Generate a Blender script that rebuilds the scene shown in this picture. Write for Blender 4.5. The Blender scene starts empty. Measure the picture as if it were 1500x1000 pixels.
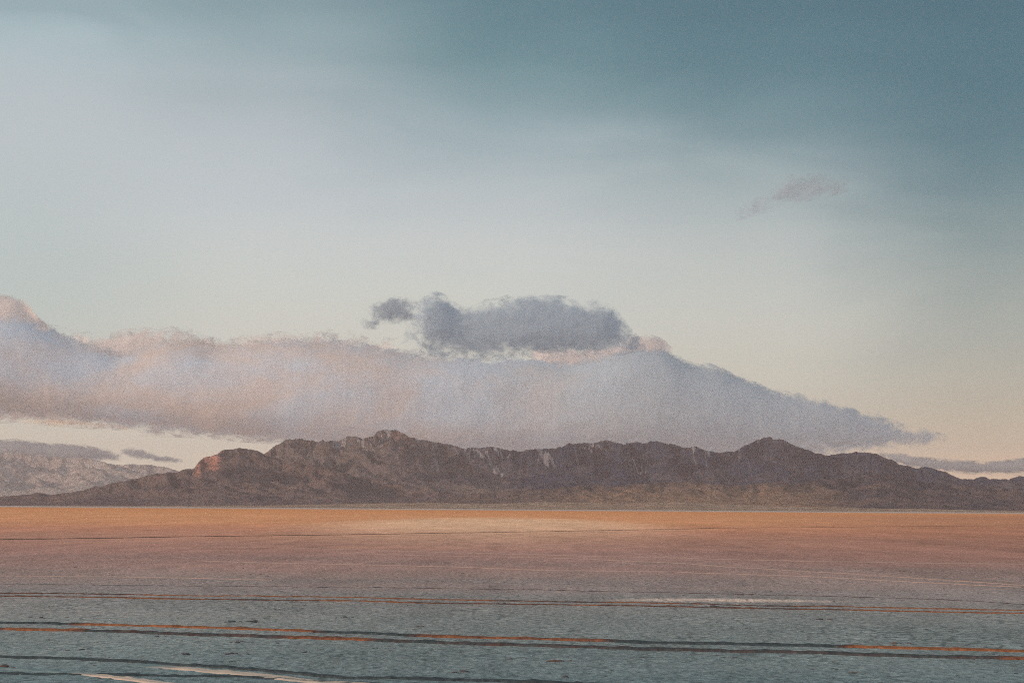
import bpy, math
import numpy as np
from mathutils import Matrix, Vector

C = bpy.context.scene.collection
S = bpy.context.scene
R = math.radians

# ------------------------------------------------------------------ camera
CAM_H = 1.7
F = 70.0 / 36.0 * 1500.0                      # focal length in photo pixels
PITCH, ROLL = math.atan(245.0 / F), R(0.38)
cam = bpy.data.cameras.new('camera')
cam.lens = 70.0
cam.sensor_width = 36.0
cam.clip_start = 0.5
cam.clip_end = 600000.0
cam_o = bpy.data.objects.new('camera', cam)
C.objects.link(cam_o)
ROT = Matrix.Rotation(math.pi / 2 + PITCH, 3, 'X') @ Matrix.Rotation(ROLL, 3, 'Z')
cam_o.matrix_world = Matrix.Translation((0, 0, CAM_H)) @ ROT.to_4x4()
S.camera = cam_o

ROTN = np.array(ROT)


def ray(px, py):
    """photo pixel -> (x/y, z/y) slopes of the sight line"""
    px = np.asarray(px, float); py = np.asarray(py, float)
    v = np.stack([px - 750.0, 500.0 - py, np.full_like(px, -F)], -1)
    w = v @ ROTN.T
    return w[..., 0] / w[..., 1], w[..., 2] / w[..., 1]


def lin(c):
    r = []
    for v in c[:3]:
        v = v / 255.0
        r.append(v / 12.92 if v <= 0.04045 else ((v + 0.055) / 1.055) ** 2.4)
    return tuple(r) + (1.0,)


# ------------------------------------------------------------------ world
S.view_settings.view_transform = 'Standard'
S.view_settings.look = 'None'
S.view_settings.exposure = 0.0
S.view_settings.gamma = 1.0
S.cycles.transparent_max_bounces = 48
S.cycles.max_bounces = 6
S.cycles.volume_bounces = 1
S.cycles.use_denoising = False
S.cycles.filter_width = 1.0
S.cycles.use_adaptive_sampling = True
S.cycles.adaptive_threshold = 0.08
S.cycles.adaptive_min_samples = 20

SUN_EL, SUN_AZ = R(14), R(-112)               # azimuth from +Y, positive to +X


class NT:
    """small helper to write node trees"""
    def __init__(s, tree):
        s.t = tree; s.n = tree.nodes; s.l = tree.links

    def new(s, typ, **kw):
        n = s.n.new(typ)
        for k, v in kw.items():
            setattr(n, k, v)
        return n

    def put(s, sock, v):
        if isinstance(v, bpy.types.NodeSocket):
            s.l.new(v, sock)
        else:
            sock.default_value = v

    def math(s, op, a, b=0.0, c=None, clamp=False):
        n = s.new('ShaderNodeMath', operation=op, use_clamp=clamp)
        s.put(n.inputs[0], a); s.put(n.inputs[1], b)
        if c is not None:
            s.put(n.inputs[2], c)
        return n.outputs[0]

    def mix(s, f, a, b, blend='MIX'):
        n = s.new('ShaderNodeMix', data_type='RGBA', blend_type=blend)
        s.put(n.inputs[0], f); s.put(n.inputs[6], a); s.put(n.inputs[7], b)
        return n.outputs[2]

    def ramp(s, f, stops, interp='LINEAR'):
        n = s.new('ShaderNodeValToRGB')
        r = n.color_ramp; r.interpolation = interp
        stops = sorted(stops, key=lambda q: q[0])
        while len(r.elements) > 1:
            r.elements.remove(r.elements[-1])
        r.elements[0].position = stops[0][0]; r.elements[0].color = stops[0][1]
        for p, c in stops[1:]:
            e = r.elements.new(p); e.color = c
        s.put(n.inputs[0], f)
        return n.outputs[0]

    def smooth(s, v, lo, hi, a=0.0, b=1.0):
        n = s.new('ShaderNodeMapRange', interpolation_type='SMOOTHSTEP')
        s.put(n.inputs[0], v); s.put(n.inputs[1], lo); s.put(n.inputs[2], hi)
        s.put(n.inputs[3], a); s.put(n.inputs[4], b)
        return n.outputs[0]

    def noise(s, vec, scale, detail=5.0, rough=0.55, dist=0.0):
        n = s.new('ShaderNodeTexNoise')
        s.put(n.inputs['Vector'], vec)
        n.inputs['Scale'].default_value = scale
        n.inputs['Detail'].default_value = detail
        n.inputs['Roughness'].default_value = rough
        n.inputs['Distortion'].default_value = dist
        return n.outputs[0]

    def scale(s, vec, sc):
        n = s.new('ShaderNodeMapping')
        s.put(n.inputs[0], vec); n.inputs['Scale'].default_value = sc
        return n.outputs[0]


W = bpy.data.worlds.new('World'); S.world = W; W.use_nodes = True
W.node_tree.nodes.clear()
w = NT(W.node_tree)
tc = w.new('ShaderNodeTexCoord')
sep = w.new('ShaderNodeSeparateXYZ'); w.put(sep.inputs[0], tc.outputs['Generated'])
X, Y, Z = sep.outputs
hor = w.math('SQRT', w.math('ADD', w.math('MULTIPLY', X, X), w.math('MULTIPLY', Y, Y)))
elev = w.math('DIVIDE', Z, w.math('MAXIMUM', hor, 0.02))
az = w.math('ARCTAN2', X, Y)
veil = w.noise(w.scale(tc.outputs['Generated'], (2.2, 2.2, 9.0)), 3.0, 4.0, 0.5, 0.6)
veil = w.math('SUBTRACT', veil, 0.5)
elev_n = w.math('ADD', elev, w.math('MULTIPLY', veil, 0.035))
EM = 0.9                                      # ramp spans elevations 0 .. EM
epos = w.math('DIVIDE', elev_n, EM, clamp=True)
cols = {
    30:   [(10, (158, 180, 186)), (60, (172, 192, 198)), (130, (184, 195, 200)), (200, (188, 198, 202)), (320, (186, 198, 199)),
           (430, (186, 199, 197)), (560, (200, 202, 192)), (640, (212, 206, 190)), (680, (216, 206, 188))],
    380:  [(10, (138, 164, 171)), (70, (154, 175, 181)), (140, (172, 185, 190)), (210, (184, 195, 201)), (300, (196, 204, 207)),
           (400, (203, 209, 205)), (500, (206, 208, 200)), (640, (214, 207, 191)), (680, (216, 204, 184))],
    750:  [(10, (94, 130, 141)), (80, (107, 141, 150)), (150, (132, 160, 167)), (220, (165, 182, 188)), (290, (190, 199, 202)),
           (360, (200, 206, 205)), (440, (205, 210, 203)), (560, (208, 206, 194)), (680, (216, 200, 180))],
    1110: [(10, (83, 120, 133)), (80, (87, 124, 136)), (160, (106, 139, 149)), (230, (148, 169, 174)), (320, (180, 190, 191)),
           (400, (190, 197, 194)), (480, (200, 203, 196)), (580, (203, 200, 186)), (680, (214, 196, 174))],
    1470: [(10, (76, 114, 128)), (100, (76, 115, 128)), (200, (88, 124, 136)), (280, (112, 140, 147)), (360, (136, 155, 157)),
           (440, (160, 170, 166)), (520, (172, 176, 168)), (600, (190, 182, 164)), (660, (200, 184, 162)), (695, (222, 194, 166))],
}
TOPC = {30: (88, 120, 135), 380: (80, 112, 128), 750: (72, 105, 120), 1110: (66, 98, 113), 1470: (60, 92, 108)}
branch, azs = [], []
for px, lst in cols.items():
    st = []
    for py, c in lst:
        u, e = ray(px, py)
        st.append((min(1, float(e) / math.sqrt(1 + float(u) ** 2) / EM), lin(c)))
    st.append((0.62, lin(TOPC[px]))); st.append((1.0, lin(TOPC[px])))
    branch.append(w.ramp(epos, st, 'B_SPLINE')); azs.append(math.atan(float(ray(px, 400)[0])))
azn = w.math('ADD', az, w.math('MULTIPLY', veil, 0.06))
sky_c = branch[0]
for i in range(1, 5):
    sky_c = w.mix(w.smooth(azn, azs[i - 1], azs[i]), sky_c, branch[i])
# away from the view: lavender belt low, blue above, boosted as unseen fill
away = w.ramp(epos, [(0.0, lin((246, 226, 218))), (0.12, lin((240, 230, 232))), (0.35, lin((222, 230, 238))),
                     (0.7, lin((170, 192, 204))), (1.0, lin((120, 150, 165)))])
fr = w.smooth(w.math('ABSOLUTE', az), 0.35, 1.1)
awv = w.new('ShaderNodeVectorMath', operation='SCALE'); w.put(awv.inputs[0], away); awv.inputs[3].default_value = 1.48
sky_c = w.mix(fr, sky_c, awv.outputs[0])
below = w.smooth(Z, -0.03, 0.0, 1.0, 0.0)
sky_c = w.mix(below, sky_c, lin((160, 125, 105)))
nish = w.new('ShaderNodeTexSky', sky_type='NISHITA', sun_disc=False, sun_elevation=SUN_EL, sun_rotation=SUN_AZ,
             air_density=1.0, dust_density=1.5, ozone_density=1.5)
nsc = w.new('ShaderNodeVectorMath', operation='SCALE'); w.put(nsc.inputs[0], nish.outputs[0]); nsc.inputs[3].default_value = 0.07
sky_c = w.mix(0.06, sky_c, nsc.outputs[0])
bg = w.new('ShaderNodeBackground'); w.put(bg.inputs[0], sky_c); bg.inputs[1].default_value = 1.03
wo = w.new('ShaderNodeOutputWorld'); w.put(wo.inputs[0], bg.outputs[0])

sun = bpy.data.lights.new('sun', 'SUN')
sun.energy = 3.3
sun.angle = R(2.5)
sun.color = (1.0, 0.76, 0.58)
sun_o = bpy.data.objects.new('sun', sun); C.objects.link(sun_o)
sd = Vector((math.sin(SUN_AZ) * math.cos(SUN_EL), math.cos(SUN_AZ) * math.cos(SUN_EL), math.sin(SUN_EL)))
sun_o.rotation_euler = (-sd).to_track_quat('-Z', 'Y').to_euler()
sun_o.location = (-60, -30, 40)


# ------------------------------------------------------------------ noise
def _h(ix, iy, seed):
    n = (ix.astype(np.int64) * 374761393 + iy.astype(np.int64) * 668265263 + seed * 1442695041) & 0xffffffff
    n = ((n ^ (n >> 13)) * 1274126177) & 0xffffffff
    n = (n ^ (n >> 16)) & 0xffffffff
    return n


def gnoise(x, y, seed=0):
    """2-D gradient noise, about -1..1"""
    ix = np.floor(x); iy = np.floor(y)
    fx = x - ix; fy = y - iy
    ux = fx * fx * fx * (fx * (fx * 6 - 15) + 10); uy = fy * fy * fy * (fy * (fy * 6 - 15) + 10)

    def g(dx, dy):
        a = _h(ix + dx, iy + dy, seed) * (2 * math.pi / 4294967296.0)
        return np.cos(a) * (fx - dx) + np.sin(a) * (fy - dy)
    a = g(0, 0); b = g(1, 0); c = g(0, 1); d = g(1, 1)
    return ((a + (b - a) * ux) * (1 - uy) + (c + (d - c) * ux) * uy) * 1.5


def fbm(x, y, o=5, seed=0, gain=0.5, lac=2.03):
    r = 0; a = 1; t = 0
    for i in range(o):
        r = r + a * gnoise(x * lac ** i, y * lac ** i, seed + i * 17); t += a; a *= gain
    return r / t


def ridged(x, y, o=5, seed=0, gain=0.5, lac=2.1):
    r = 0; a = 1; t = 0; w_ = 1
    for i in range(o):
        n = 1 - np.abs(gnoise(x * lac ** i, y * lac ** i, seed + i * 31)); n = n * n
        r = r + a * n * w_; t += a; w_ = np.clip(n * 1.4, 0, 1); a *= gain
    return r / t


def smoothstep(v, a, b):
    t = np.clip((v - a) / (b - a), 0, 1)
    return t * t * (3 - 2 * t)


def mesh_grid(name, P, mat, attrs=None, smooth=True, kind=None, extra=None, wrap=False):
    """grid of points P[rows, cols, 3] -> one mesh object"""
    r, c = P.shape[:2]
    V = P.reshape(-1, 3)
    idx = np.arange(r * c).reshape(r, c)
    if wrap:
        idx = np.vstack([idx, idx[:1]])
    q = np.stack([idx[:-1, :-1], idx[:-1, 1:], idx[1:, 1:], idx[1:, :-1]], -1).reshape(-1, 4)
    if extra is not None:
        ev, ef = extra
        q = np.vstack([q, np.asarray(ef) + len(V)]); V = np.vstack([V, ev])
    me = bpy.data.meshes.new(name)
    me.vertices.add(len(V)); me.vertices.foreach_set('co', V.astype(np.float32).ravel())
    me.loops.add(len(q) * 4); me.loops.foreach_set('vertex_index', q.astype(np.int32).ravel())
    me.polygons.add(len(q))
    me.polygons.foreach_set('loop_start', np.arange(0, len(q) * 4, 4, dtype=np.int32))
    me.polygons.foreach_set('loop_total', np.full(len(q), 4, dtype=np.int32))
    me.polygons.foreach_set('use_smooth', np.full(len(q), smooth))
    me.update(calc_edges=True)
    for k, v in (attrs or {}).items():
        a = me.attributes.new(k, 'FLOAT', 'POINT')
        vv = np.zeros(len(V), np.float32); vv[:v.size] = v.ravel()
        a.data.foreach_set('value', vv)
    me.materials.append(mat)
    o = bpy.data.objects.new(name, me); C.objects.link(o)
    if kind:
        o['kind'] = kind
    return o


def material(name):
    m = bpy.data.materials.new(name); m.use_nodes = True
    m.node_tree.nodes.clear()
    n = NT(m.node_tree)
    out = n.new('ShaderNodeOutputMaterial')
    return m, n, out


def attr(n, name):
    return n.new('ShaderNodeAttribute', attribute_name=name).outputs['Fac']


# ------------------------------------------------------------------ ground material
m_ground, g, go = material('playa_silt')
geo = g.new('ShaderNodeNewGeometry')
pos = geo.outputs['Position']
gs = g.new('ShaderNodeSeparateXYZ'); g.put(gs.inputs[0], pos)
GX, GY, GZ = gs.outputs
patch = g.math('SUBTRACT', g.noise(g.scale(pos, (0.05, 0.10, 1)), 1.0, 6, 0.6), 0.5)      # metres-wide patches
broad = g.math('SUBTRACT', g.noise(g.scale(pos, (0.006, 0.012, 1)), 1.0, 5, 0.55), 0.5)
far_ = g.math('SUBTRACT', g.noise(g.scale(pos, (0.0006, 0.0022, 1)), 1.0, 5, 0.6), 0.5)
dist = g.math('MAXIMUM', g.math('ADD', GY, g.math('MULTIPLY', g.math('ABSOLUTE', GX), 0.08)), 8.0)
light_zone = g.math('DIVIDE', 12.0, dist)
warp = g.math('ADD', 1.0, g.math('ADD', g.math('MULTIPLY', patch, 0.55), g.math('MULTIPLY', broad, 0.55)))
light_zone = g.math('MULTIPLY', light_zone, warp, clamp=True)


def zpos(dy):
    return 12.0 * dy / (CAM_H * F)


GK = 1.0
silt = g.ramp(light_zone, [  # silt colour by distance, with cool skylit foreground and lit far flat painted in
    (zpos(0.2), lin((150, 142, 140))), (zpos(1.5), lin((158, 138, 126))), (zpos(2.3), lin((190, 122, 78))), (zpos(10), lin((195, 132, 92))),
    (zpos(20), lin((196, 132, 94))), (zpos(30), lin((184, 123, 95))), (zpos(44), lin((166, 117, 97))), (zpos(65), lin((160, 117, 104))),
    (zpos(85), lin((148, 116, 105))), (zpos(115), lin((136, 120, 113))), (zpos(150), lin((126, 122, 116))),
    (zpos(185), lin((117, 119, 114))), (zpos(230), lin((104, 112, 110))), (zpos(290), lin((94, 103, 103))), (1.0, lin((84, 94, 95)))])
# sunlit band in the middle distance, painted paler into the ground colour
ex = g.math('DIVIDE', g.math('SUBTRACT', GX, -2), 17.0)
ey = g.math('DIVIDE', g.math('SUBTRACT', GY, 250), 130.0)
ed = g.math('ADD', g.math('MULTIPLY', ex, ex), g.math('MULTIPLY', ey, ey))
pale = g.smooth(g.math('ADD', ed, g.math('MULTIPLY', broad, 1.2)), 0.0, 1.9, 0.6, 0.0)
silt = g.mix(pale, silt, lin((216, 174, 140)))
# redder, darker silt to the right of the sunlit band
side = g.smooth(g.math('ADD', g.math('DIVIDE', GX, dist), g.math('MULTIPLY', broad, 0.12)), 0.04, 0.26, 0, 0.55)
side = g.math('MULTIPLY', side, g.math('MULTIPLY', g.smooth(dist, 50, 85), g.smooth(dist, 1500, 500)))
silt = g.mix(side, silt, lin((144, 97, 80)))
# small patch of drifted pale dust beside the second pair of tracks
ex2 = g.math('DIVIDE', g.math('SUBTRACT', GX, 3.9), 2.5)
ey2 = g.math('DIVIDE', g.math('SUBTRACT', GY, 38.0), 0.9)
ed2 = g.math('ADD', g.math('MULTIPLY', ex2, ex2), g.math('MULTIPLY', ey2, ey2))
pale2 = g.smooth(g.math('ADD', ed2, g.math('MULTIPLY', patch, 2.0)), 0.0, 1.3, 0.95, 0.0)
silt = g.mix(pale2, silt, lin((196, 166, 148)))
# fine soil grain, crust flecks, faint streaks
grain = g.noise(g.scale(pos, (13.0, 5.0, 9.0)), 1.0, 6, 0.8)
gr2 = g.noise(g.scale(pos, (0.9, 0.20, 1.0)), 1.0, 6, 0.8)
gr3 = g.noise(g.scale(pos, (0.12, 0.016, 1.0)), 1.0, 6, 0.8)
gm = g.math('ADD', g.math('MULTIPLY', g.math('SUBTRACT', grain, 0.5), 3.2), g.math('MULTIPLY', g.math('SUBTRACT', gr2, 0.5), 1.4))
gm = g.math('ADD', gm, g.math('MULTIPLY', g.math('SUBTRACT', gr3, 0.5), 1.1))
gm = g.math('ADD', gm, g.math('MULTIPLY', far_, 0.25))
bright = g.math('MAXIMUM', g.math('ADD', 1.0, gm), 0.1)
vm = g.new('ShaderNodeVectorMath', operation='SCALE'); g.put(vm.inputs[0], silt); g.put(vm.inputs[3], g.math('MULTIPLY', bright, 1.38))
silt = vm.outputs[0]
fleck = g.smooth(g.noise(g.scale(pos, (8.0, 4.0, 5.0)), 1.0, 5, 0.75), 0.58, 0.66)
fleck = g.math('MULTIPLY', fleck, g.math('MULTIPLY', attr(g, 'near'), 0.75))
silt = g.mix(fleck, silt, lin((62, 66, 66)))
wv = g.new('ShaderNodeVectorMath', operation='ADD'); g.put(wv.inputs[0], g.scale(pos, (2.6, 2.2, 1.0)))
nz = g.new('ShaderNodeTexNoise'); g.put(nz.inputs['Vector'], pos); nz.inputs['Scale'].default_value = 2.0; nz.inputs['Detail'].default_value = 4
g.put(wv.inputs[1], nz.outputs['Color'])
vo = g.new('ShaderNodeTexVoronoi', feature='DISTANCE_TO_EDGE'); g.put(vo.inputs['Vector'], wv.outputs[0]); vo.inputs['Scale'].default_value = 1.0
ck = g.math('MULTIPLY', g.smooth(vo.outputs['Distance'], 0.02, 0.11, 1.0, 0.0), g.smooth(g.math('ADD', gr2, g.math('MULTIPLY', patch, 0.6)), 0.42, 0.62))
silt = g.mix(g.math('MULTIPLY', ck, g.math('MULTIPLY', attr(g, 'near'), 0.6)), silt, lin((60, 60, 60)))
crack = g.smooth(attr(g, 'hollow'), 0.1, 0.9)
silt = g.mix(g.math('MULTIPLY', crack, 0.3), silt, lin((92, 74, 66)))
gb = g.new('ShaderNodeBump'); gb.inputs['Strength'].default_value = 0.5; gb.inputs['Distance'].default_value = 0.02
g.put(gb.inputs['Height'], grain)
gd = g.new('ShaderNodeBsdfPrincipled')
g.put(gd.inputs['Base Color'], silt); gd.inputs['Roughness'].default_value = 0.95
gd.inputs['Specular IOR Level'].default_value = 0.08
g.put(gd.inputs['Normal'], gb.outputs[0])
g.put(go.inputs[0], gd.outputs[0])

# ------------------------------------------------------------------ ground: one sheet to the horizon with real relief near the camera
rows = 13.0 * 1.0021 ** np.arange(1150)                       # to about 145 m
colsu = np.linspace(-0.40, 0.40, 960)
YY, UU = np.meshgrid(rows, colsu, indexing='ij')
XX = UU * YY


def near_relief(x, y):
    a = 0.007 * fbm(x * 6, y * 4, 2, 51) + 0.010 * fbm(x * 1.3, y * 1.1, 4, 5) + 0.018 * fbm(x * 0.22, y * 0.25, 3, 9)
    cl = ridged(x * 2.4, y * 2.0, 4, 21)
    a = a + 0.010 * smoothstep(cl, 0.45, 0.9) * smoothstep(fbm(x * 0.35, y * 0.4, 3, 3), -0.25, 0.5)
    return a


ZZ = near_relief(XX, YY)
hol = smoothstep(-ZZ, 0.004, 0.022)
edge = smoothstep(0.40 - np.abs(UU), 0.0, 0.05) * smoothstep(YY, rows[0], rows[0] * 1.15) * (1 - smoothstep(YY, 80, rows[-1]))
ZZ = ZZ * edge - 0.03 * (1 - edge) ** 4
near = (1 - smoothstep(YY, 35, 130)) * edge
B = 190000.0
ev = np.array([[-B, -B, -0.026], [B, -B, -0.026], [B, B, -0.026], [-B, B, -0.026]])
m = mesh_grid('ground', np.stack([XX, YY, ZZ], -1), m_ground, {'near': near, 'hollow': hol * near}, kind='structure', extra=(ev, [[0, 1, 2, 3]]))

# ------------------------------------------------------------------ tyre tracks
m_track, t, to_ = material('churned_mud')
tg = t.new('ShaderNodeNewGeometry')
rn = t.noise(t.scale(tg.outputs['Position'], (1.6, 3.0, 1.6)), 1.0, 6, 0.75)
rust = t.smooth(t.math('ADD', attr(t, 'rust'), t.math('MULTIPLY', t.math('SUBTRACT', rn, 0.5), 1.5)), 0.1, 1.0)
tc1 = t.ramp(rust, [(0.0, lin((64, 68, 68))), (0.35, lin((78, 66, 63))), (0.65, lin((94, 64, 54))), (1.0, lin((136, 84, 56)))])
tn = t.noise(t.scale(tg.outputs['Position'], (14, 6, 14)), 1.0, 5, 0.75)
ts = t.new('ShaderNodeVectorMath', operation='SCALE'); t.put(ts.inputs[0], tc1)
t.put(ts.inputs[3], t.math('MAXIMUM', t.math('ADD', -0.5, t.math('MULTIPLY', tn, 3.0)), 0.3))
tb = t.new('ShaderNodeBsdfPrincipled'); t.put(tb.inputs['Base Color'], ts.outputs[0]); tb.inputs['Roughness'].default_value = 0.9
tb.inputs['Specular IOR Level'].default_value = 0.1
t.put(to_.inputs[0], tb.outputs[0])

m_pale, t, to_ = material('sunlit_streak')  # streaks along the wheel marks, sunlight painted in as a paler colour
tg = t.new('ShaderNodeNewGeometry')
tn = t.noise(t.scale(tg.outputs['Position'], (8, 5, 8)), 1.0, 5, 0.7)
pc = t.mix(attr(t, 'rust'), lin((112, 124, 122)), lin((196, 170, 150)))
ts = t.new('ShaderNodeVectorMath', operation='SCALE'); t.put(ts.inputs[0], pc)
t.put(ts.inputs[3], t.math('ADD', 0.7, t.math('MULTIPLY', tn, 0.6)))
tb = t.new('ShaderNodeBsdfPrincipled'); t.put(tb.inputs['Base Color'], ts.outputs[0]); tb.inputs['Roughness'].default_value = 0.95
tb.inputs['Specular IOR Level'].default_value = 0.05
t.put(to_.inputs[0], tb.outputs[0])


def gpt(px, py, z=0.0):
    u, e = ray(px, py)
    d = (CAM_H - z) / -e
    return u * d, d


def line_points(pts, ext=True):
    p = np.array(pts, float)
    x, y = gpt(p[:, 0], p[:, 1])
    return x, y


def track(pts, width, height, mat, rust=(), seed=0, lift=0.0, step=0.06, ragged=0.6):
    """one wheel mark: a low churned ridge of mud with a rut down its middle, following the ground"""
    x, y = line_points(pts)
    s = np.concatenate([[0], np.cumsum(np.hypot(np.diff(x), np.diff(y)))])
    n = int(max(60, min(6000, s[-1] / step)))
    q = np.linspace(0, s[-1], n)
    cx = np.interp(q, s, x); cy = np.interp(q, s, y)
    k = max(3, int(0.9 / (s[-1] / n))) | 1
    k = min(k, 61)
    ker = np.hanning(k + 2)[1:-1]; ker /= ker.sum()
    pad = k // 2
    sm = lambda a: np.convolve(np.concatenate([2 * a[0] - a[pad:0:-1], a, 2 * a[-1] - a[-2:-pad - 2:-1]]), ker, 'valid')
    cx, cy = sm(cx), sm(cy)
    tx = np.gradient(cx); ty = np.gradient(cy); L = np.hypot(tx, ty) + 1e-9
    nx, ny = -ty / L, tx / L
    px = np.interp(q, s, np.array(pts, float)[:, 0])
    m_ = 11
    a = np.linspace(-1, 1, m_)[None, :]
    wv = width * (1 + ragged * 0.45 * fbm(q / (width * 6), q * 0 + seed, 4, seed))[:, None]
    wob = (width * 0.35 * fbm(q / (width * 20), q * 0 + 3.3, 4, seed + 5))[:, None]
    off = a * wv * 0.5 + wob
    QX = cx[:, None] + nx[:, None] * off; QY = cy[:, None] + ny[:, None] * off
    prof = (1 - np.abs(a) ** 2.2) * (0.72 + 0.28 * np.cos(a * math.pi * 1.3 + math.pi)) ** 1
    lump = 1 + ragged * fbm(QX / (width * 0.8), QY / (width * 0.8), 4, seed + 11)
    base = near_relief(QX, QY) * (1 - smoothstep(QY, 80, 145)) - 0.03 * smoothstep(QY, 80, 145) ** 4
    fade = np.ones(n)
    fade *= np.interp(q, [0, s[-1] * .01, s[-1] * .99, s[-1]], [0.2, 1, 1, 0.2])
    QZ = base + lift + (height * prof * lump) * fade[:, None] - 0.012 * (np.abs(a) > 0.99)
    rv = np.zeros(n)
    for x0, x1, amt in rust:
        rv = np.maximum(rv, amt * smoothstep(px, x0 - 30, x0 + 30) * (1 - smoothstep(px, x1 - 30, x1 + 30)))
    return np.stack([QX, QY, QZ], -1), np.repeat(rv[:, None], m_, 1)


def track_obj(name, parts, mat, label=None):
    """the wheel marks of one pass of one vehicle, as one object"""
    V, Fc, Rv, b = [], [], [], 0
    for P, rv in parts:
        r, c = P.shape[:2]
        idx = np.arange(r * c).reshape(r, c) + b
        Fc.append(np.stack([idx[:-1, :-1], idx[:-1, 1:], idx[1:, 1:], idx[1:, :-1]], -1).reshape(-1, 4))
        V.append(P.reshape(-1, 3)); Rv.append(rv.ravel()); b += r * c
    V = np.vstack(V); q = np.vstack(Fc)
    me = bpy.data.meshes.new(name)
    me.vertices.add(len(V)); me.vertices.foreach_set('co', V.astype(np.float32).ravel())
    me.loops.add(len(q) * 4); me.loops.foreach_set('vertex_index', q.astype(np.int32).ravel())
    me.polygons.add(len(q))
    me.polygons.foreach_set('loop_start', np.arange(0, len(q) * 4, 4, dtype=np.int32))
    me.polygons.foreach_set('loop_total', np.full(len(q), 4, dtype=np.int32))
    me.polygons.foreach_set('use_smooth', np.ones(len(q), bool))
    me.update(calc_edges=True)
    a = me.attributes.new('rust', 'FLOAT', 'POINT'); a.data.foreach_set('value', np.concatenate(Rv).astype(np.float32))
    me.materials.append(mat)
    o = bpy.data.objects.new(name, me); C.objects.link(o); o['kind'] = 'structure'
    if label:
        o['label'] = label
    return o


A_up = [(-400, 902), (-150, 909), (0, 912), (100, 914.3), (200, 916.3), (300, 919), (400, 922.8), (500, 926.4), (600, 930), (700, 932.8), (800, 935.3),
        (900, 938), (1000, 941.3), (1100, 943.7), (1220, 946.3), (1350, 949.6), (1500, 953.6), (1700, 958), (1900, 963)]
A_lo = [(-400, 910), (-150, 918), (0, 922), (100, 924), (200, 926.7), (300, 930), (400, 933.6), (500, 936.6), (600, 939.2), (700, 942.6), (800, 945.4),
        (900, 948.8), (1000, 951.4), (1150, 955.2), (1300, 960.6), (1500, 965.6), (1700, 971), (1900, 976)]
track_obj('tyre_track', [
    track(A_up, 0.29, 0.034, m_track, [(110, 470, 1.0), (600, 900, 0.8), (1240, 1900, 1.0)], 1),
    track(A_lo, 0.30, 0.040, m_track, [(0, 130, 0.9), (400, 560, 0.8), (150, 460, 0.45), (560, 1900, 0.35), (1450, 1900, 0.7)], 2)], m_track,
    'pair of dark rusty wheel marks crossing the grey foreground crust')
B_up = [(-400, 861), (-150, 867), (0, 868.7), (100, 869.2), (200, 870.3), (300, 872), (400, 873.4), (500, 875), (600, 876.6), (700, 878.6), (800, 880.6),
        (900, 882.4), (1000, 884.3), (1100, 886.4), (1200, 887.8), (1300, 889.5), (1400, 891.6), (1500, 893.8), (1700, 898), (1900, 902)]
B_lo = [(-400, 866), (-150, 871.5), (0, 873), (100, 873.8), (200, 875.7), (300, 877), (400, 878.7), (500, 880.2), (600, 882), (700, 884), (800, 885.5),
        (900, 887.3), (1000, 889.1), (1100, 891), (1200, 892.4), (1300, 894.5), (1400, 896.5), (1500, 898), (1700, 902), (1900, 906)]
track_obj('tyre_track', [
    track(B_up, 0.26, 0.018, m_track, [(-400, 1900, 0.6), (190, 740, 0.95), (870, 1010, 0.9), (1220, 1900, 1.0)], 3),
    track(B_lo, 0.26, 0.020, m_track, [(-400, 1900, 0.65), (130, 320, 0.8), (450, 620, 0.9), (820, 900, 0.9), (1230, 1900, 1.0)], 4)], m_track,
    'pair of thin orange wheel marks beyond the foreground pair')
C_l = [(-300, 850), (0, 855), (300, 857.5), (500, 860), (660, 861), (800, 864), (900, 866), (1000, 867.8), (1200, 872.5), (1400, 878.6), (1500, 885), (1700, 895)]
track_obj('tyre_track', [track(C_l, 0.16, 0.006, m_track, [(540, 1500, 0.55)], 5)], m_track, 'single faint brown wheel mark in the middle ground')
D_l = [(-300, 952), (-100, 957.5), (0, 960.5), (100, 963.5), (150, 965.8), (200, 968.6), (250, 972.6), (330, 976.6), (420, 984), (500, 991.5), (600, 994.3),
       (700, 996.6), (780, 999), (900, 1004), (1100, 1012)]
D2 = [(-300, 976), (0, 985.5), (120, 987), (250, 989.5), (340, 990), (420, 993.5), (520, 1001), (700, 1012)]
track_obj('tyre_track', [track(D_l, 0.22, 0.028, m_track, [], 6, step=0.04), track(D2, 0.20, 0.018, m_track, [], 7, step=0.04)], m_track,
          'dark grey curving wheel marks nearest the camera')
P1 = [(205, 972.5), (250, 977), (300, 981.5), (350, 986), (400, 991.3), (450, 996.6), (500, 1001), (600, 1010)]
P2 = [(-20, 977), (60, 981), (100, 984), (150, 989), (200, 995), (240, 1000), (300, 1008)]
track_obj('pale_streak', [track(P1, 0.34, 0.012, m_pale, [(250, 600, 0.9)], 8, 0.004, 0.04, 0.3), track(P2, 0.20, 0.014, m_pale, [(130, 300, 0.9)], 9, 0.004, 0.04, 0.3)],
          m_pale, 'pale sunlit streaks along the nearest wheel marks, sunlight painted in')
E_l = [(-300, 795), (0, 790), (130, 788), (300, 785.3), (500, 782.5), (640, 780), (800, 777.5), (1000, 774), (1050, 772.6), (1300, 770.6), (1500, 769), (1800, 766)]
track_obj('tyre_track', [track(E_l, 1.1, 0.022, m_track, [(-300, 1800, 0.62)], 10, step=0.5, ragged=0.9)], m_track, 'dark line of scrubby mud across the far orange flat')
F_l = [(300, 800), (500, 804), (700, 810), (1000, 817), (1200, 822), (1500, 826), (1800, 830)]
G_l = [(500, 810), (700, 815), (860, 818), (1000, 825), (1100, 832), (1250, 840), (1500, 857), (1750, 874)]
H_l = [(300, 822), (500, 826), (700, 831), (800, 835), (1000, 838), (1200, 845), (1500, 860)]
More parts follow.
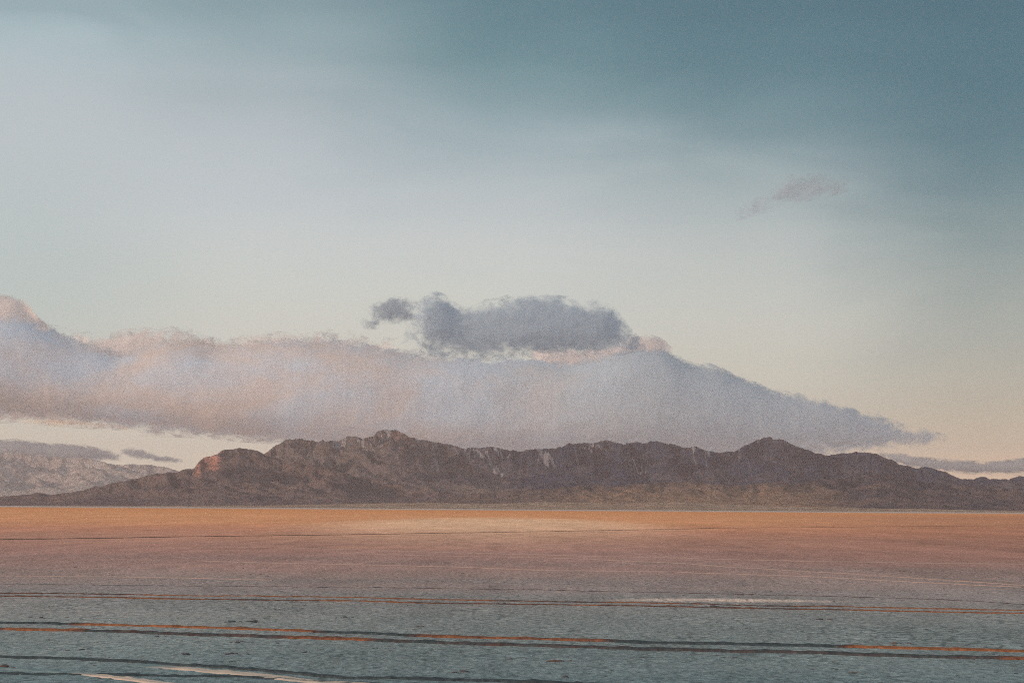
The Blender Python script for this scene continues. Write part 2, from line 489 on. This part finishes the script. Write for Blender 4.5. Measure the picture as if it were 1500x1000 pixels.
I_l = [(-200, 841), (0, 843), (200, 845), (400, 849)]
faint = []
m_faint, t, to_ = material('faint_dust')
tb = t.new('ShaderNodeBsdfPrincipled'); tb.inputs['Base Color'].default_value = lin((168, 138, 124)); tb.inputs['Roughness'].default_value = 0.95
tb.inputs['Specular IOR Level'].default_value = 0.05
t.put(to_.inputs[0], tb.outputs[0])
for i, (L_, wd) in enumerate(((F_l, 0.5), (G_l, 0.45), (H_l, 0.35), (I_l, 0.3))):
    faint.append(track(L_, wd * 0.5, 0.004, m_faint, [(-400, 1900, 0.45)], 20 + i, 0.009, 0.2, 0.9))
track_obj('pale_streak', faint, m_faint, 'faint pale old wheel marks across the reddish flat')

# ------------------------------------------------------------------ dried mud clods
rng = np.random.default_rng(4)
cv, cf, b = [], [], 0
ico_v = []
for i in range(3):
    for s1 in (-1, 1):
        for s2 in (-1, 1):
            v = [0, 0, 0]; v[i] = 0; v[(i + 1) % 3] = s1; v[(i + 2) % 3] = s2 * 1.618
            ico_v.append(v)
ico_v = np.array(ico_v) / 1.9
import itertools
ico_f = [f for f in itertools.combinations(range(12), 3)
         if all(abs(np.linalg.norm(ico_v[a] - ico_v[c]) - 2 / 1.9) < 0.01 for a, c in itertools.combinations(f, 2))]


def clod(x, y, r):
    global b
    v = ico_v * (1 + rng.uniform(-0.28, 0.28, (12, 1))) * np.array([r * rng.uniform(1.0, 2.0), r * rng.uniform(0.8, 1.4), r * rng.uniform(0.35, 0.6)])
    an = rng.uniform(0, 0.5)
    v = v @ np.array([[math.cos(an), -math.sin(an), 0], [math.sin(an), math.cos(an), 0], [0, 0, 1]])
    z = float(near_relief(np.array([x]), np.array([y]))[0])
    v = v + [x, y, z + r * 0.15]
    cv.append(v); cf.extend([[k + b for k in f] for f in ico_f]); b += 12


for px, py, r in ((340, 910.5, .035), (352, 910, .02), (365, 910, .04), (373, 911, .03), (355, 920, .03), (130, 950, .03), (348, 942, .035), (354, 940, .02),
                  (338, 957, .035), (274, 958, .03), (445, 955, .02), (612, 918, .035), (680, 984, .03), (812, 969, .035), (820, 968, .03),
                  (748, 965, .02), (828, 991, .02), (940, 962, .02), (1060, 962, .02), (400, 983, .02), (6, 975, .05), (1310, 943, .03), (1046, 888, .05),
                  (1200, 907, .04), (230, 932, .02), (505, 904, .03), (60, 905, .03), (1425, 965, .02), (1250, 985, .025)):
    gx, gy = gpt(px, py)
    for k in range(4):
        clod(float(gx) + rng.normal() * .09 * (k > 0), float(gy) + rng.normal() * 0.1 * (k > 0), r * (1 if k == 0 else rng.uniform(.3, .7)))
for k in range(420):
    y = rng.uniform(17, 62); x = rng.uniform(-0.36, 0.36) * y
    if fbm(np.array([x * 0.4]), np.array([y * 0.3]), 3, 40)[0] > rng.uniform(-0.5, 0.35):
        for q_ in range(rng.integers(1, 4)):
            clod(x + rng.normal() * .12, y + rng.normal() * .1, rng.uniform(.004, .011) * (1 + y / 60))
m_clod, t, to_ = material('mud_clod')
tg = t.new('ShaderNodeNewGeometry')
cc = t.ramp(t.noise(tg.outputs['Position'], 0.9, 3), [(0.35, lin((52, 60, 62))), (0.55, lin((74, 62, 60))), (0.7, lin((98, 70, 58)))])
tb = t.new('ShaderNodeBsdfPrincipled'); t.put(tb.inputs['Base Color'], cc); tb.inputs['Roughness'].default_value = 0.95
t.put(to_.inputs[0], tb.outputs[0])
me = bpy.data.meshes.new('mud_clods'); me.from_pydata(np.vstack(cv).tolist(), [], cf); me.materials.append(m_clod)
o = bpy.data.objects.new('mud_clods', me); C.objects.link(o); o['kind'] = 'stuff'
o['label'] = 'small dark clods of dried mud scattered over the grey crust'; o['category'] = 'mud'


# ------------------------------------------------------------------ mountains
def rock_material(name, dark, brown, tan, snow=(176, 168, 168), pink=(196, 134, 116), grainy=1.0, sc=0.001, lum=0.95):
    m, t, to_ = material(name)
    tg = t.new('ShaderNodeNewGeometry'); p = tg.outputs['Position']
    n1 = t.noise(t.scale(p, (sc * 1.4, sc * 0.9, sc * 4)), 1.0, 7, 0.66)
    n2 = t.noise(t.scale(p, (0.012, 0.006, 0.02)), 1.0, 6, 0.8)
    n3 = t.noise(t.scale(p, (0.0024, 0.0020, 0.006)), 1.0, 7, 0.72, 0.4)
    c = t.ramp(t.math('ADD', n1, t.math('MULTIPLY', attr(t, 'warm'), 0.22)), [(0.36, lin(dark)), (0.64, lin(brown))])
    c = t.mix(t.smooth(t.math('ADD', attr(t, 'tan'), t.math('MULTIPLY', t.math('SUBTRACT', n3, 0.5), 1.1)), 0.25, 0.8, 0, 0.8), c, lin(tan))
    k = t.new('ShaderNodeVectorMath', operation='SCALE'); t.put(k.inputs[0], c)
    t.put(k.inputs[3], t.math('MAXIMUM', t.math('ADD', 1.0, t.math('MULTIPLY', t.math('SUBTRACT', n2, 0.5), 2.6 * grainy)), 0.15))
    k2 = t.new('ShaderNodeVectorMath', operation='SCALE'); t.put(k2.inputs[0], k.outputs[0]); k2.inputs[3].default_value = lum
    c = k2.outputs[0]
    c = t.mix(t.smooth(t.math('ADD', attr(t, 'pink'), t.math('MULTIPLY', t.math('SUBTRACT', n2, 0.5), 3.0)), 0.35, 0.95, 0, 0.8), c, lin(pink))  # pink: sunlit rock faces painted into the colour by position
    c = t.mix(t.smooth(t.math('ADD', attr(t, 'snow'), t.math('MULTIPLY', t.math('SUBTRACT', n2, 0.5), 1.0)), 0.35, 0.95, 0, 0.6), c, lin(snow))
    bh = t.math('ADD', n3, t.math('MULTIPLY', n2, 0.35))
    bb = t.new('ShaderNodeBump'); bb.inputs['Strength'].default_value = 0.7; bb.inputs['Distance'].default_value = 420
    t.put(bb.inputs['Height'], bh)
    bs = t.new('ShaderNodeBsdfPrincipled'); t.put(bs.inputs['Base Color'], c); bs.inputs['Roughness'].default_value = 1.0
    t.put(bs.inputs['Normal'], bb.outputs[0])
    bs.inputs['Specular IOR Level'].default_value = 0.0
    t.put(to_.inputs[0], bs.outputs[0])
    return m


def range_mesh(name, prof, y0, yc, y1, mat, seed, ncol, nrow, rel=0.5, gul=0.45, skew=0.8, feat=420.0, crest_wob=1200.0, umax=0.42,
               attrs=None, jag=0.8, front_pow=1.15):
    """a range whose skyline seen from the plain follows PROF (photo pixels), foot at y0, crest near yc, back at y1"""
    u, e = ray([p[0] for p in prof], [p[1] for p in prof])
    U = np.linspace(-umax, umax, ncol)
    tgt = np.interp(U, u, e) + 0
    pxU = np.interp(U, u, [p[0] for p in prof])
    cw = crest_wob * fbm(U * 9, U * 0 + seed, 3, seed)
    fw = crest_wob * 0.6 * fbm(U * 14, U * 0 + seed + 9, 4, seed + 3)
    T = np.linspace(0, 1, nrow)[:, None]
    yk = np.where(T < 0.72, (y0 + fw)[None, :] + (yc + cw - y0 - fw)[None, :] * (T / 0.72), (yc + cw)[None, :] + (y1 - yc - cw)[None, :] * ((T - 0.72) / 0.28))
    g_ = np.where(T < 0.72, (T / 0.72) ** front_pow, np.clip(1 - ((T - 0.72) / 0.28), 0, 1) ** 0.9)
    Yw = yk; Xw = U[None, :] * yk
    down = (yc - Yw)
    wx = 500 * fbm(Xw / 2600, Yw / 2600, 3, seed + 7)
    gl = 1 - ridged((Xw - skew * down + wx) / feat, Yw / (feat * 2.2), 5, seed + 1)      # 0 on spurs, 1 in gullies
    rg = ridged((Xw + wx) / (feat * 2.6), (Yw + wx) / (feat * 2.6), 6, seed + 2)
    h = g_ * (1 - gul * gl * 0.9 * np.clip(1.25 - g_ * 0.55, 0, 1)) * (1 - rel + rel * rg * 1.5)
    h = np.maximum(h, 0)
    ang = h / Yw
    mx = ang.max(0)
    kn = np.hanning(39)[1:-1]; kn /= kn.sum()
    mx = np.convolve(np.pad(mx, 18, mode='edge'), kn, 'valid')
    fine = 0.0013 * jag * (0.3 - np.abs(gnoise(U * 110, U * 0 + 2, seed + 20)) + 0.6 * fbm(U * 260, U * 0 + 2, 5, seed + 21, 0.65)) * np.clip(tgt / 0.01, 0, 1)
    tgt2 = tgt + np.where(tgt > 0.0008, fine, 0)
    tp_ = np.maximum(tgt2, 0.0)
    Z_ = h * (tp_ / mx)[None, :]
    corr = np.clip((tp_ + 1e-5) / ((Z_ / Yw).max(0) + 1e-5), 0.5, 1.6)
    Z_ = Z_ * (1 + (corr[None, :] - 1) * smoothstep(g_, 0.55, 0.95) * 0.9)
    Z_ = Z_ + CAM_H * g_
    Z_[0] = -30; Z_[-1] = -30
    A = {}
    gn = np.clip(h / h.max(0)[None, :], 0, 1)
    ctx = dict(px=np.broadcast_to(pxU, Z_.shape), g=gn, gl=gl, x=Xw, y=Yw, z=Z_, f=g_, T=np.broadcast_to(T, Z_.shape))
    for nm in ('snow', 'tan', 'pink', 'warm'):
        A[nm] = attrs[nm](ctx) if attrs and nm in attrs else np.zeros_like(Z_)
    return mesh_grid(name, np.stack([Xw, Yw, Z_], -1), mat, A, kind='structure')


def band(p, a, b_, s=25):
    return smoothstep(p, a - s, a + s) * (1 - smoothstep(p, b_ - s, b_ + s))


main_p = [(-600, 746), (150, 746), (230, 738), (300, 705), (385, 667), (392, 662), (400, 655), (415, 645), (425, 642), (450, 645), (470, 646), (495, 646), (505, 641),
          (520, 639), (530, 642), (545, 640), (552, 633), (565, 629), (578, 630), (590, 635), (600, 640), (615, 645), (625, 644), (640, 648), (660, 652), (680, 656),
          (700, 656), (715, 654), (735, 658), (760, 661), (790, 657), (815, 657), (830, 651), (850, 649), (870, 649), (885, 646), (895, 645), (905, 648),
          (920, 647), (940, 649), (960, 646), (975, 649), (990, 652), (1005, 656), (1020, 654), (1035, 660), (1050, 663), (1075, 662), (1085, 655), (1095, 651),
          (1110, 645), (1125, 640), (1140, 642), (1155, 648), (1170, 655), (1185, 660), (1200, 665), (1215, 667), (1235, 664), (1255, 662), (1270, 663),
          (1285, 665), (1300, 672), (1320, 680), (1340, 686), (1355, 684), (1370, 686), (1385, 691), (1400, 699), (1410, 702), (1425, 701), (1437, 698),
          (1450, 701), (1465, 703), (1480, 700), (1500, 697), (1560, 690), (1620, 694), (1700, 702), (1900, 712), (2200, 730)]
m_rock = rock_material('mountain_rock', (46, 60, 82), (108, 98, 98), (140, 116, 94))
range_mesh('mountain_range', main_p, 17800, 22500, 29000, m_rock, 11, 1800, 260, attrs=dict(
    snow=lambda c: smoothstep(c['f'], 0.60, 0.82) * smoothstep(1 - np.abs(gnoise((c['px'] - 170 * (1 - c['f'])) / 11 + 0.35 * fbm(c['x'] / 400, c['y'] / 400, 3, 5), (1 - c['f']) * 3.0, 91)), 0.80, 0.97) *
    np.clip(1.3 * band(c['px'], 480, 740) + 1.3 * band(c['px'], 790, 960) + 0.7 * band(c['px'], 1000, 1180), 0, 1.2) *
    smoothstep(fbm((c['px'] - 170 * (1 - c['f'])) / 60, (1 - c['f']) * 2, 3, 77), -0.25, 0.15) * 1.5,
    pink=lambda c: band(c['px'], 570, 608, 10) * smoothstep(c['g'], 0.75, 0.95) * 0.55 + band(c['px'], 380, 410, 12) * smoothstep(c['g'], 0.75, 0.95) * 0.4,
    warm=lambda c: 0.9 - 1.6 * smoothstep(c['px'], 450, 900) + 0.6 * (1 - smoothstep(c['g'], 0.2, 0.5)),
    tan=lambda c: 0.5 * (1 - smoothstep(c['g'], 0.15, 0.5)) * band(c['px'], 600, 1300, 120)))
fl_p = [(-800, 742), (-300, 736), (-60, 728), (0, 727), (30, 725), (50, 721.5), (80, 724), (110, 720), (140, 712), (170, 707), (200, 701), (230, 694), (260, 690),
        (285, 684), (292, 674), (305, 668), (318, 664), (330, 658), (350, 657), (370, 658), (385, 664), (400, 670), (430, 676), (470, 684), (510, 694), (560, 704),
        (600, 713), (680, 725), (780, 736), (880, 746), (2200, 746)]
m_foot = rock_material('foothill_rock', (70, 68, 78), (116, 100, 98), (138, 116, 100))
range_mesh('foothills', fl_p, 15200, 17600, 19500, m_foot, 31, 1500, 150, rel=0.45, gul=0.4, feat=330, crest_wob=500, jag=0.9, attrs=dict(
    pink=lambda c: band(c['px'], 284, 326, 8) * smoothstep(c['g'], 0.55, 0.8) * 0.75,
    warm=lambda c: 0.4 * np.ones_like(c['g']), tan=lambda c: 0.22 * (1 - smoothstep(c['g'], 0.1, 0.4))))
fr_p = [(-800, 746), (520, 746), (600, 736), (660, 728), (700, 722), (760, 718), (800, 716), (850, 711), (900, 713), (930, 709), (1000, 705), (1040, 709),
        (1080, 712), (1130, 706), (1170, 708), (1200, 702), (1240, 700), (1290, 693), (1320, 700), (1350, 706), (1420, 711), (1500, 716), (1700, 722), (2200, 738)]
m_low = rock_material('low_slope_rock', (68, 68, 78), (112, 96, 92), (144, 116, 98), sc=0.0022)
range_mesh('foothills', fr_p, 14200, 16600, 18400, m_low, 47, 1500, 150, rel=0.4, gul=0.25, feat=330, crest_wob=700, jag=0.9, attrs=dict(
    tan=lambda c: np.clip(0.55 * band(c['px'], 820, 1220, 80) + 0.25, 0, 1) * (1 - 0.5 * smoothstep(c['g'], 0.5, 1.0)),
    warm=lambda c: 0.5 - 0.7 * smoothstep(c['px'], 700, 1300)))
fan_p = [(-800, 742), (0, 740), (200, 740.5), (380, 740), (520, 737.5), (620, 735.5), (700, 738), (800, 735), (900, 737), (980, 734.5), (1090, 739), (1200, 742), (1350, 745), (1500, 748), (2200, 752)]
m_fan = rock_material('fan_gravel', (150, 124, 108), (176, 150, 130), (180, 152, 130), sc=0.002, grainy=1.0)
range_mesh('alluvial_fan', fan_p, 10500, 14500, 15500, m_fan, 63, 900, 60, rel=0.5, gul=0.4, feat=420, crest_wob=900, jag=0.8, front_pow=1.6)
far_p = [(-900, 690), (-500, 672), (-300, 655), (-100, 660), (0, 662), (30, 664), (60, 667), (90, 669), (120, 671), (140, 674), (152, 675), (165, 680), (175, 681),
         (200, 679.5), (220, 681), (245, 685), (260, 689), (300, 697), (400, 712), (500, 725), (650, 738), (800, 747), (2200, 747)]
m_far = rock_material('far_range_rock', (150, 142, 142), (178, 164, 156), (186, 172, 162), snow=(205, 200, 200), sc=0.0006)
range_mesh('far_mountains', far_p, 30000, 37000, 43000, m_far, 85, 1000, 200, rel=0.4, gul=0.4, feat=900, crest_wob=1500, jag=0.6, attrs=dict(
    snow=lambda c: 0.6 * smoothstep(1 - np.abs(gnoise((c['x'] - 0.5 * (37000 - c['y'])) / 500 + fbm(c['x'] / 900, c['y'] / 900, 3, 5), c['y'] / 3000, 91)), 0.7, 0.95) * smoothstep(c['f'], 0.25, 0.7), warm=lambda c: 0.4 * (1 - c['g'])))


# ------------------------------------------------------------------ clouds
def cloud_material(name, albedo, soft=0.30, rag=0.9, wisp=0.25, density=1.0, sc=1.0, warm=None, shade_col=None):
    m, t, to_ = material(name)
    tg = t.new('ShaderNodeNewGeometry'); p = tg.outputs['Position']
    k = 0.001 / sc
    n1 = t.noise(t.scale(p, (k * 1.5, k * 0.6, k * 2.1)), 1.0, 9, 0.68, 0.3)
    n2 = t.noise(t.scale(p, (k * 0.22, k * 0.2, k * 0.45)), 1.0, 6, 0.55, 0.4)
    ed = attr(t, 'depth')                                                       # 0 at the rim, 1 well inside
    v = t.math('ADD', ed, t.math('MULTIPLY', t.math('SUBTRACT', n1, 0.5), rag))
    v = t.math('ADD', v, t.math('MULTIPLY', t.math('SUBTRACT', n2, 0.5), wisp))
    al = t.smooth(v, 0.06, 0.06 + soft)
    al = t.math('MULTIPLY', al, density)
    c = lin(albedo)
    if warm is not None:
        c = t.mix(t.smooth(n2, 0.35, 0.65), lin(albedo), lin(warm))
    if shade_col is not None:
        c = t.mix(attr(t, 'self_shade'), c, lin(shade_col))  # right end of the bank: self-shadow painted as a darker, cooler albedo
    bp = t.new('ShaderNodeBump'); bp.inputs['Strength'].default_value = 0.10; bp.inputs['Distance'].default_value = 260 * sc
    t.put(bp.inputs['Height'], n1)
    n4 = t.noise(t.scale(p, (k * 0.16, k * 0.16, k * 0.26)), 1.0, 4, 0.5, 0.2)
    b2 = t.new('ShaderNodeBump'); b2.inputs['Strength'].default_value = 0.16; b2.inputs['Distance'].default_value = 2600 * sc
    t.put(b2.inputs['Height'], n4); t.put(b2.inputs['Normal'], bp.outputs[0])
    d = t.new('ShaderNodeBsdfDiffuse'); t.put(d.inputs[0], c); t.put(d.inputs['Normal'], b2.outputs[0])
    tr = t.new('ShaderNodeBsdfTranslucent'); t.put(tr.inputs[0], c)
    ms = t.new('ShaderNodeMixShader'); ms.inputs[0].default_value = 0.47
    t.put(ms.inputs[1], d.outputs[0]); t.put(ms.inputs[2], tr.outputs[0])
    tp = t.new('ShaderNodeBsdfTransparent')
    mx = t.new('ShaderNodeMixShader'); t.put(mx.inputs[0], al)
    t.put(mx.inputs[1], tp.outputs[0]); t.put(mx.inputs[2], ms.outputs[0])
    t.put(to_.inputs[0], mx.outputs[0])
    return m


def cloud(name, top, bot, dist_, thick, mat, label, seed=0, nu=500, nt=70, puff=0.012, tri=10.0, group=None, rim=6.0, bump=8.0, smooth_px=45):
    """closed billowy body between a top and a bottom outline (photo pixels) standing DIST_ metres off, THICK metres deep"""
    x0, x1 = max(top[0][0], bot[0][0]), min(top[-1][0], bot[-1][0])
    px = np.linspace(x0, x1, nu)
    ty = np.interp(px, [p[0] for p in top], [p[1] for p in top])
    by = np.interp(px, [p[0] for p in bot], [p[1] for p in bot])
    bil = np.abs(gnoise(px / 26, px * 0 + seed, seed)) + 0.55 * np.abs(gnoise(px / 11, px * 0 + 2, seed + 1)) + 0.3 * np.abs(gnoise(px / 5, px * 0 + 4, seed + 2))
    jag = -bump * (bil - 0.5) * np.clip((by - ty) / 30, 0, 1)
    kk = np.hanning(max(5, int(nu * smooth_px / (x1 - x0))) | 1); kk /= kk.sum(); pd = len(kk) // 2
    sm = lambda v: np.convolve(np.pad(v, pd, mode='edge'), kk, 'valid')
    jag = jag + (ty - sm(ty)); ty = sm(ty); by = sm(by)
    by = np.maximum(by, ty + 0.5)
    ut, et = ray(px, ty); ub, eb = ray(px, by)
    # make the rim overshoot a little: the ragged noise eats it back
    cx = ut * dist_; zt = et * dist_; zb = eb * dist_
    pxm = dist_ / F
    jz = -jag * pxm
    half = (zt - zb) / 2; mid = (zt + zb) / 2
    a = np.linspace(0, 2 * math.pi, nt, endpoint=False)[:, None]
    ca, sa = np.cos(a), np.sin(a)
    sz = np.sign(ca) * np.abs(ca) ** 0.75
    sy = np.sign(sa) * np.abs(sa) ** 0.85
    ends = np.clip(np.minimum(px - x0, x1 - px) / (0.10 * (x1 - x0)), 0, 1) ** 0.5
    k3 = np.hanning(nu // 6 | 1); k3 /= k3.sum()
    hs = np.convolve(np.pad(half, len(k3) // 2, mode='edge'), k3, 'valid')
    thk = thick * (0.25 + 0.75 * np.clip(hs / hs.max(), 0, 1)) * (0.15 + 0.85 * ends)
    Zc = mid[None, :] + sz * (half[None, :] + 0.5 * rim * pxm) + 0.8 * np.clip(sz, 0, 1) ** 22 * jz[None, :]
    Xc = np.broadcast_to(cx[None, :], Zc.shape)
    amp = puff * thick
    s_ = thick * 0.55
    n = 1.6 * (ridged(Xc / s_ + 3 * np.sign(sy), Zc / (s_ * 0.6), 5, seed + 2) - 0.45) + 0.4 * fbm(Xc / (s_ * 0.25), Zc / (s_ * 0.2), 4, seed + 5)
    Yc = dist_ + thick * 0.5 - sy * (thk[None, :] * 0.5) - np.sign(sy) * amp * n * np.abs(sy)
    inside = (1 - np.abs(sz)) * (half[None, :] + 0.5 * rim * pxm) / pxm                      # pixels in from the rim
    endpx = np.minimum(px - x0, x1 - px)[None, :]
    depth = np.clip(np.minimum(inside, endpx * 0.5) / (rim * 2.2), 0, 1.6)
    P = np.stack([Xc, Yc, Zc], -1)
    o = mesh_grid(name, P, mat, {'depth': depth, 'self_shade': np.broadcast_to(smoothstep(px, 500, 1050)[None, :], depth.shape)}, wrap=True)
    o['label'] = label; o['category'] = 'cloud'
    if group:
        o['group'] = group
    return o


bank_top = [(-260, 490), (-180, 460), (-100, 445), (-30, 448), (0, 450), (25, 455), (42, 464), (60, 472), (84, 488), (110, 495), (140, 500), (160, 508), (190, 500),
            (240, 488), (280, 492), (300, 500), (350, 494), (400, 488), (440, 486), (500, 490), (560, 498), (600, 508), (700, 510), (780, 512), (830, 520),
            (900, 506), (940, 500), (985, 503), (1000, 515), (1035, 527), (1060, 528), (1080, 540), (1120, 552), (1160, 565), (1190, 570), (1220, 577),
            (1250, 583), (1270, 592), (1300, 600), (1330, 609), (1365, 619), (1425, 634)]
bank_bot = [(-260, 600), (0, 607), (60, 612), (130, 620), (200, 628), (270, 631), (320, 637), (400, 641), (450, 650), (600, 668), (900, 676), (1150, 668), (1200, 662),
            (1250, 658), (1300, 654), (1350, 651), (1425, 641)]
m_bank = cloud_material('cloud_bank_vapour', (206, 217, 228), soft=0.8, rag=2.3, wisp=1.2, sc=1.0, warm=(224, 206, 196), shade_col=(190, 201, 208))
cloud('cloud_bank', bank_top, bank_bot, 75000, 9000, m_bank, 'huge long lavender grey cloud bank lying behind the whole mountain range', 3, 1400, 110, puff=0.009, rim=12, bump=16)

m_dark = cloud_material('grey_cloud_vapour', (168, 184, 196), soft=1.15, rag=3.0, wisp=1.8, sc=0.9)
cloud('cloud', [(582, 506), (590, 490), (592, 470), (598, 452), (613, 436), (635, 424), (654, 430), (668, 444), (680, 449), (694, 446), (705, 440), (740, 433),
                (780, 428), (830, 432), (860, 437), (885, 439), (902, 448), (914, 460), (922, 474), (934, 488), (950, 501)],
      [(582, 510), (600, 518), (700, 518), (780, 515), (850, 514), (900, 510), (930, 507), (950, 503)],
      60000, 2500, m_dark, 'flat-bottomed slate grey cloud standing above the middle of the cloud bank', 5, 700, 90, puff=0.012, smooth_px=24, rim=12, bump=5)
m_wisp = cloud_material('torn_cloud_vapour', (156, 170, 182), soft=0.6, rag=2.2, wisp=0.8, density=0.8, sc=0.9)
cloud('cloud', [(526, 462), (545, 444), (570, 436), (595, 434), (618, 446)], [(526, 472), (545, 478), (570, 466), (595, 466), (618, 472)],
      60500, 900, m_wisp, 'small torn grey wisp left of the flat-bottomed grey cloud', 7, 200, 60, rim=12)

m_crest = cloud_material('sunlit_cloud_vapour', (228, 216, 210), soft=0.9, rag=3.0, wisp=1.4, sc=1.1)
cloud('cloud', [(78, 494), (100, 488), (130, 487), (150, 486), (175, 482), (200, 480), (240, 479), (275, 484), (300, 494), (330, 495), (380, 486), (440, 484), (520, 486), (580, 496)],
      [(78, 500), (100, 530), (300, 540), (580, 530)], 92000, 3500, m_crest, 'pale pink sunlit cloud crest peeping over the left half of the bank', 9, 500, 80, rim=14)
cloud('cloud', [(770, 512), (790, 506), (830, 505), (870, 508), (900, 500), (925, 490), (945, 486), (970, 492), (985, 503), (990, 510)],
      [(770, 520), (800, 540), (900, 540), (990, 530)], 92000, 2500, m_crest, 'small pink sunlit cloud crest right of the flat-bottomed grey cloud', 10, 300, 50)

cloud('cloud', [(-120, 436), (-60, 418), (-20, 424), (0, 427), (18, 430), (34, 442), (44, 462), (70, 476), (100, 492)], [(-120, 520), (0, 540), (100, 520)], 92000, 2500,
      m_crest, 'rounded peach cloud head rising at the left edge above the bank', 18, 200, 50)
m_underglow = cloud_material('peach_underside_glow', (255, 214, 176), soft=1.2, rag=1.8, wisp=0.8, density=0.75, sc=1.2)  # added cloud strip: warm light on the bank's underside put into its colour
cloud('cloud', [(20, 614), (60, 611), (100, 613), (150, 618), (190, 625)], [(20, 618), (60, 621), (110, 624), (150, 626), (190, 628)], 66000, 900,
      m_underglow, 'thin added peach streak painting the lit underside at the left end of the bank', 19, 200, 40)
m_strip = cloud_material('low_cloud_vapour', (146, 156, 162), soft=0.9, rag=3.0, wisp=1.2, sc=0.7)
cloud('cloud', [(-200, 648), (-100, 640), (0, 643), (20, 640), (60, 648), (100, 648), (140, 654), (160, 662), (170, 670)],
      [(-200, 668), (0, 672), (60, 674), (130, 676), (170, 673)], 56000, 1800, m_strip, 'low grey cloud strip resting over the far pale range', 12, 300, 40, rim=4)
cloud('cloud', [(168, 662), (180, 655), (205, 656), (225, 664), (245, 670), (268, 674)], [(168, 664), (190, 671), (220, 675), (268, 676)],
      56500, 700, m_strip, 'small tapering grey cloud right of the low strip', 13, 200, 40, rim=4)
cloud('cloud', [(1290, 660), (1320, 662), (1360, 668), (1400, 671), (1450, 676), (1480, 674), (1500, 668), (1560, 664), (1700, 660), (1760, 668)],
      [(1290, 664), (1330, 680), (1380, 688), (1420, 691), (1500, 693), (1600, 692), (1700, 690), (1760, 672)], 58000, 1800, m_strip,
      'low grey cloud streak over the right end of the mountains', 14, 300, 40, rim=4)
m_pinkw = cloud_material('thin_pink_vapour', (168, 160, 170), soft=1.1, rag=4.0, wisp=1.6, density=0.27, sc=0.8)
cloud('cloud', [(1080, 308), (1110, 292), (1140, 276), (1160, 258), (1190, 252), (1220, 256), (1250, 262)],
      [(1080, 312), (1110, 304), (1140, 296), (1165, 292), (1190, 280), (1220, 276), (1250, 266)], 50000, 1200, m_pinkw,
      'faint mauve wisp alone in the blue upper right sky', 15, 200, 60, rim=16)

# ------------------------------------------------------------------ haze
HAZE = 1
if HAZE:
    m_h, t, to_ = material('haze_air')
    pv = t.new('ShaderNodeVolumePrincipled')
    pv.inputs['Color'].default_value = lin((238, 213, 204)); pv.inputs['Density'].default_value = 1.2e-5
    pv.inputs['Anisotropy'].default_value = 0.1
    t.put(to_.inputs['Volume'], pv.outputs[0])
    xs, ya, yb, za, zb = 48000, -20000, 47000, -45, 1500
    v = [(x, y, z) for x in (-xs, xs) for y in (ya, yb) for z in (za, zb)]
    f = [(0, 1, 3, 2), (4, 6, 7, 5), (0, 4, 5, 1), (2, 3, 7, 6), (0, 2, 6, 4), (1, 5, 7, 3)]
    me = bpy.data.meshes.new('haze'); me.from_pydata(v, [], f); me.materials.append(m_h)
    o = bpy.data.objects.new('haze', me); C.objects.link(o); o['kind'] = 'stuff'
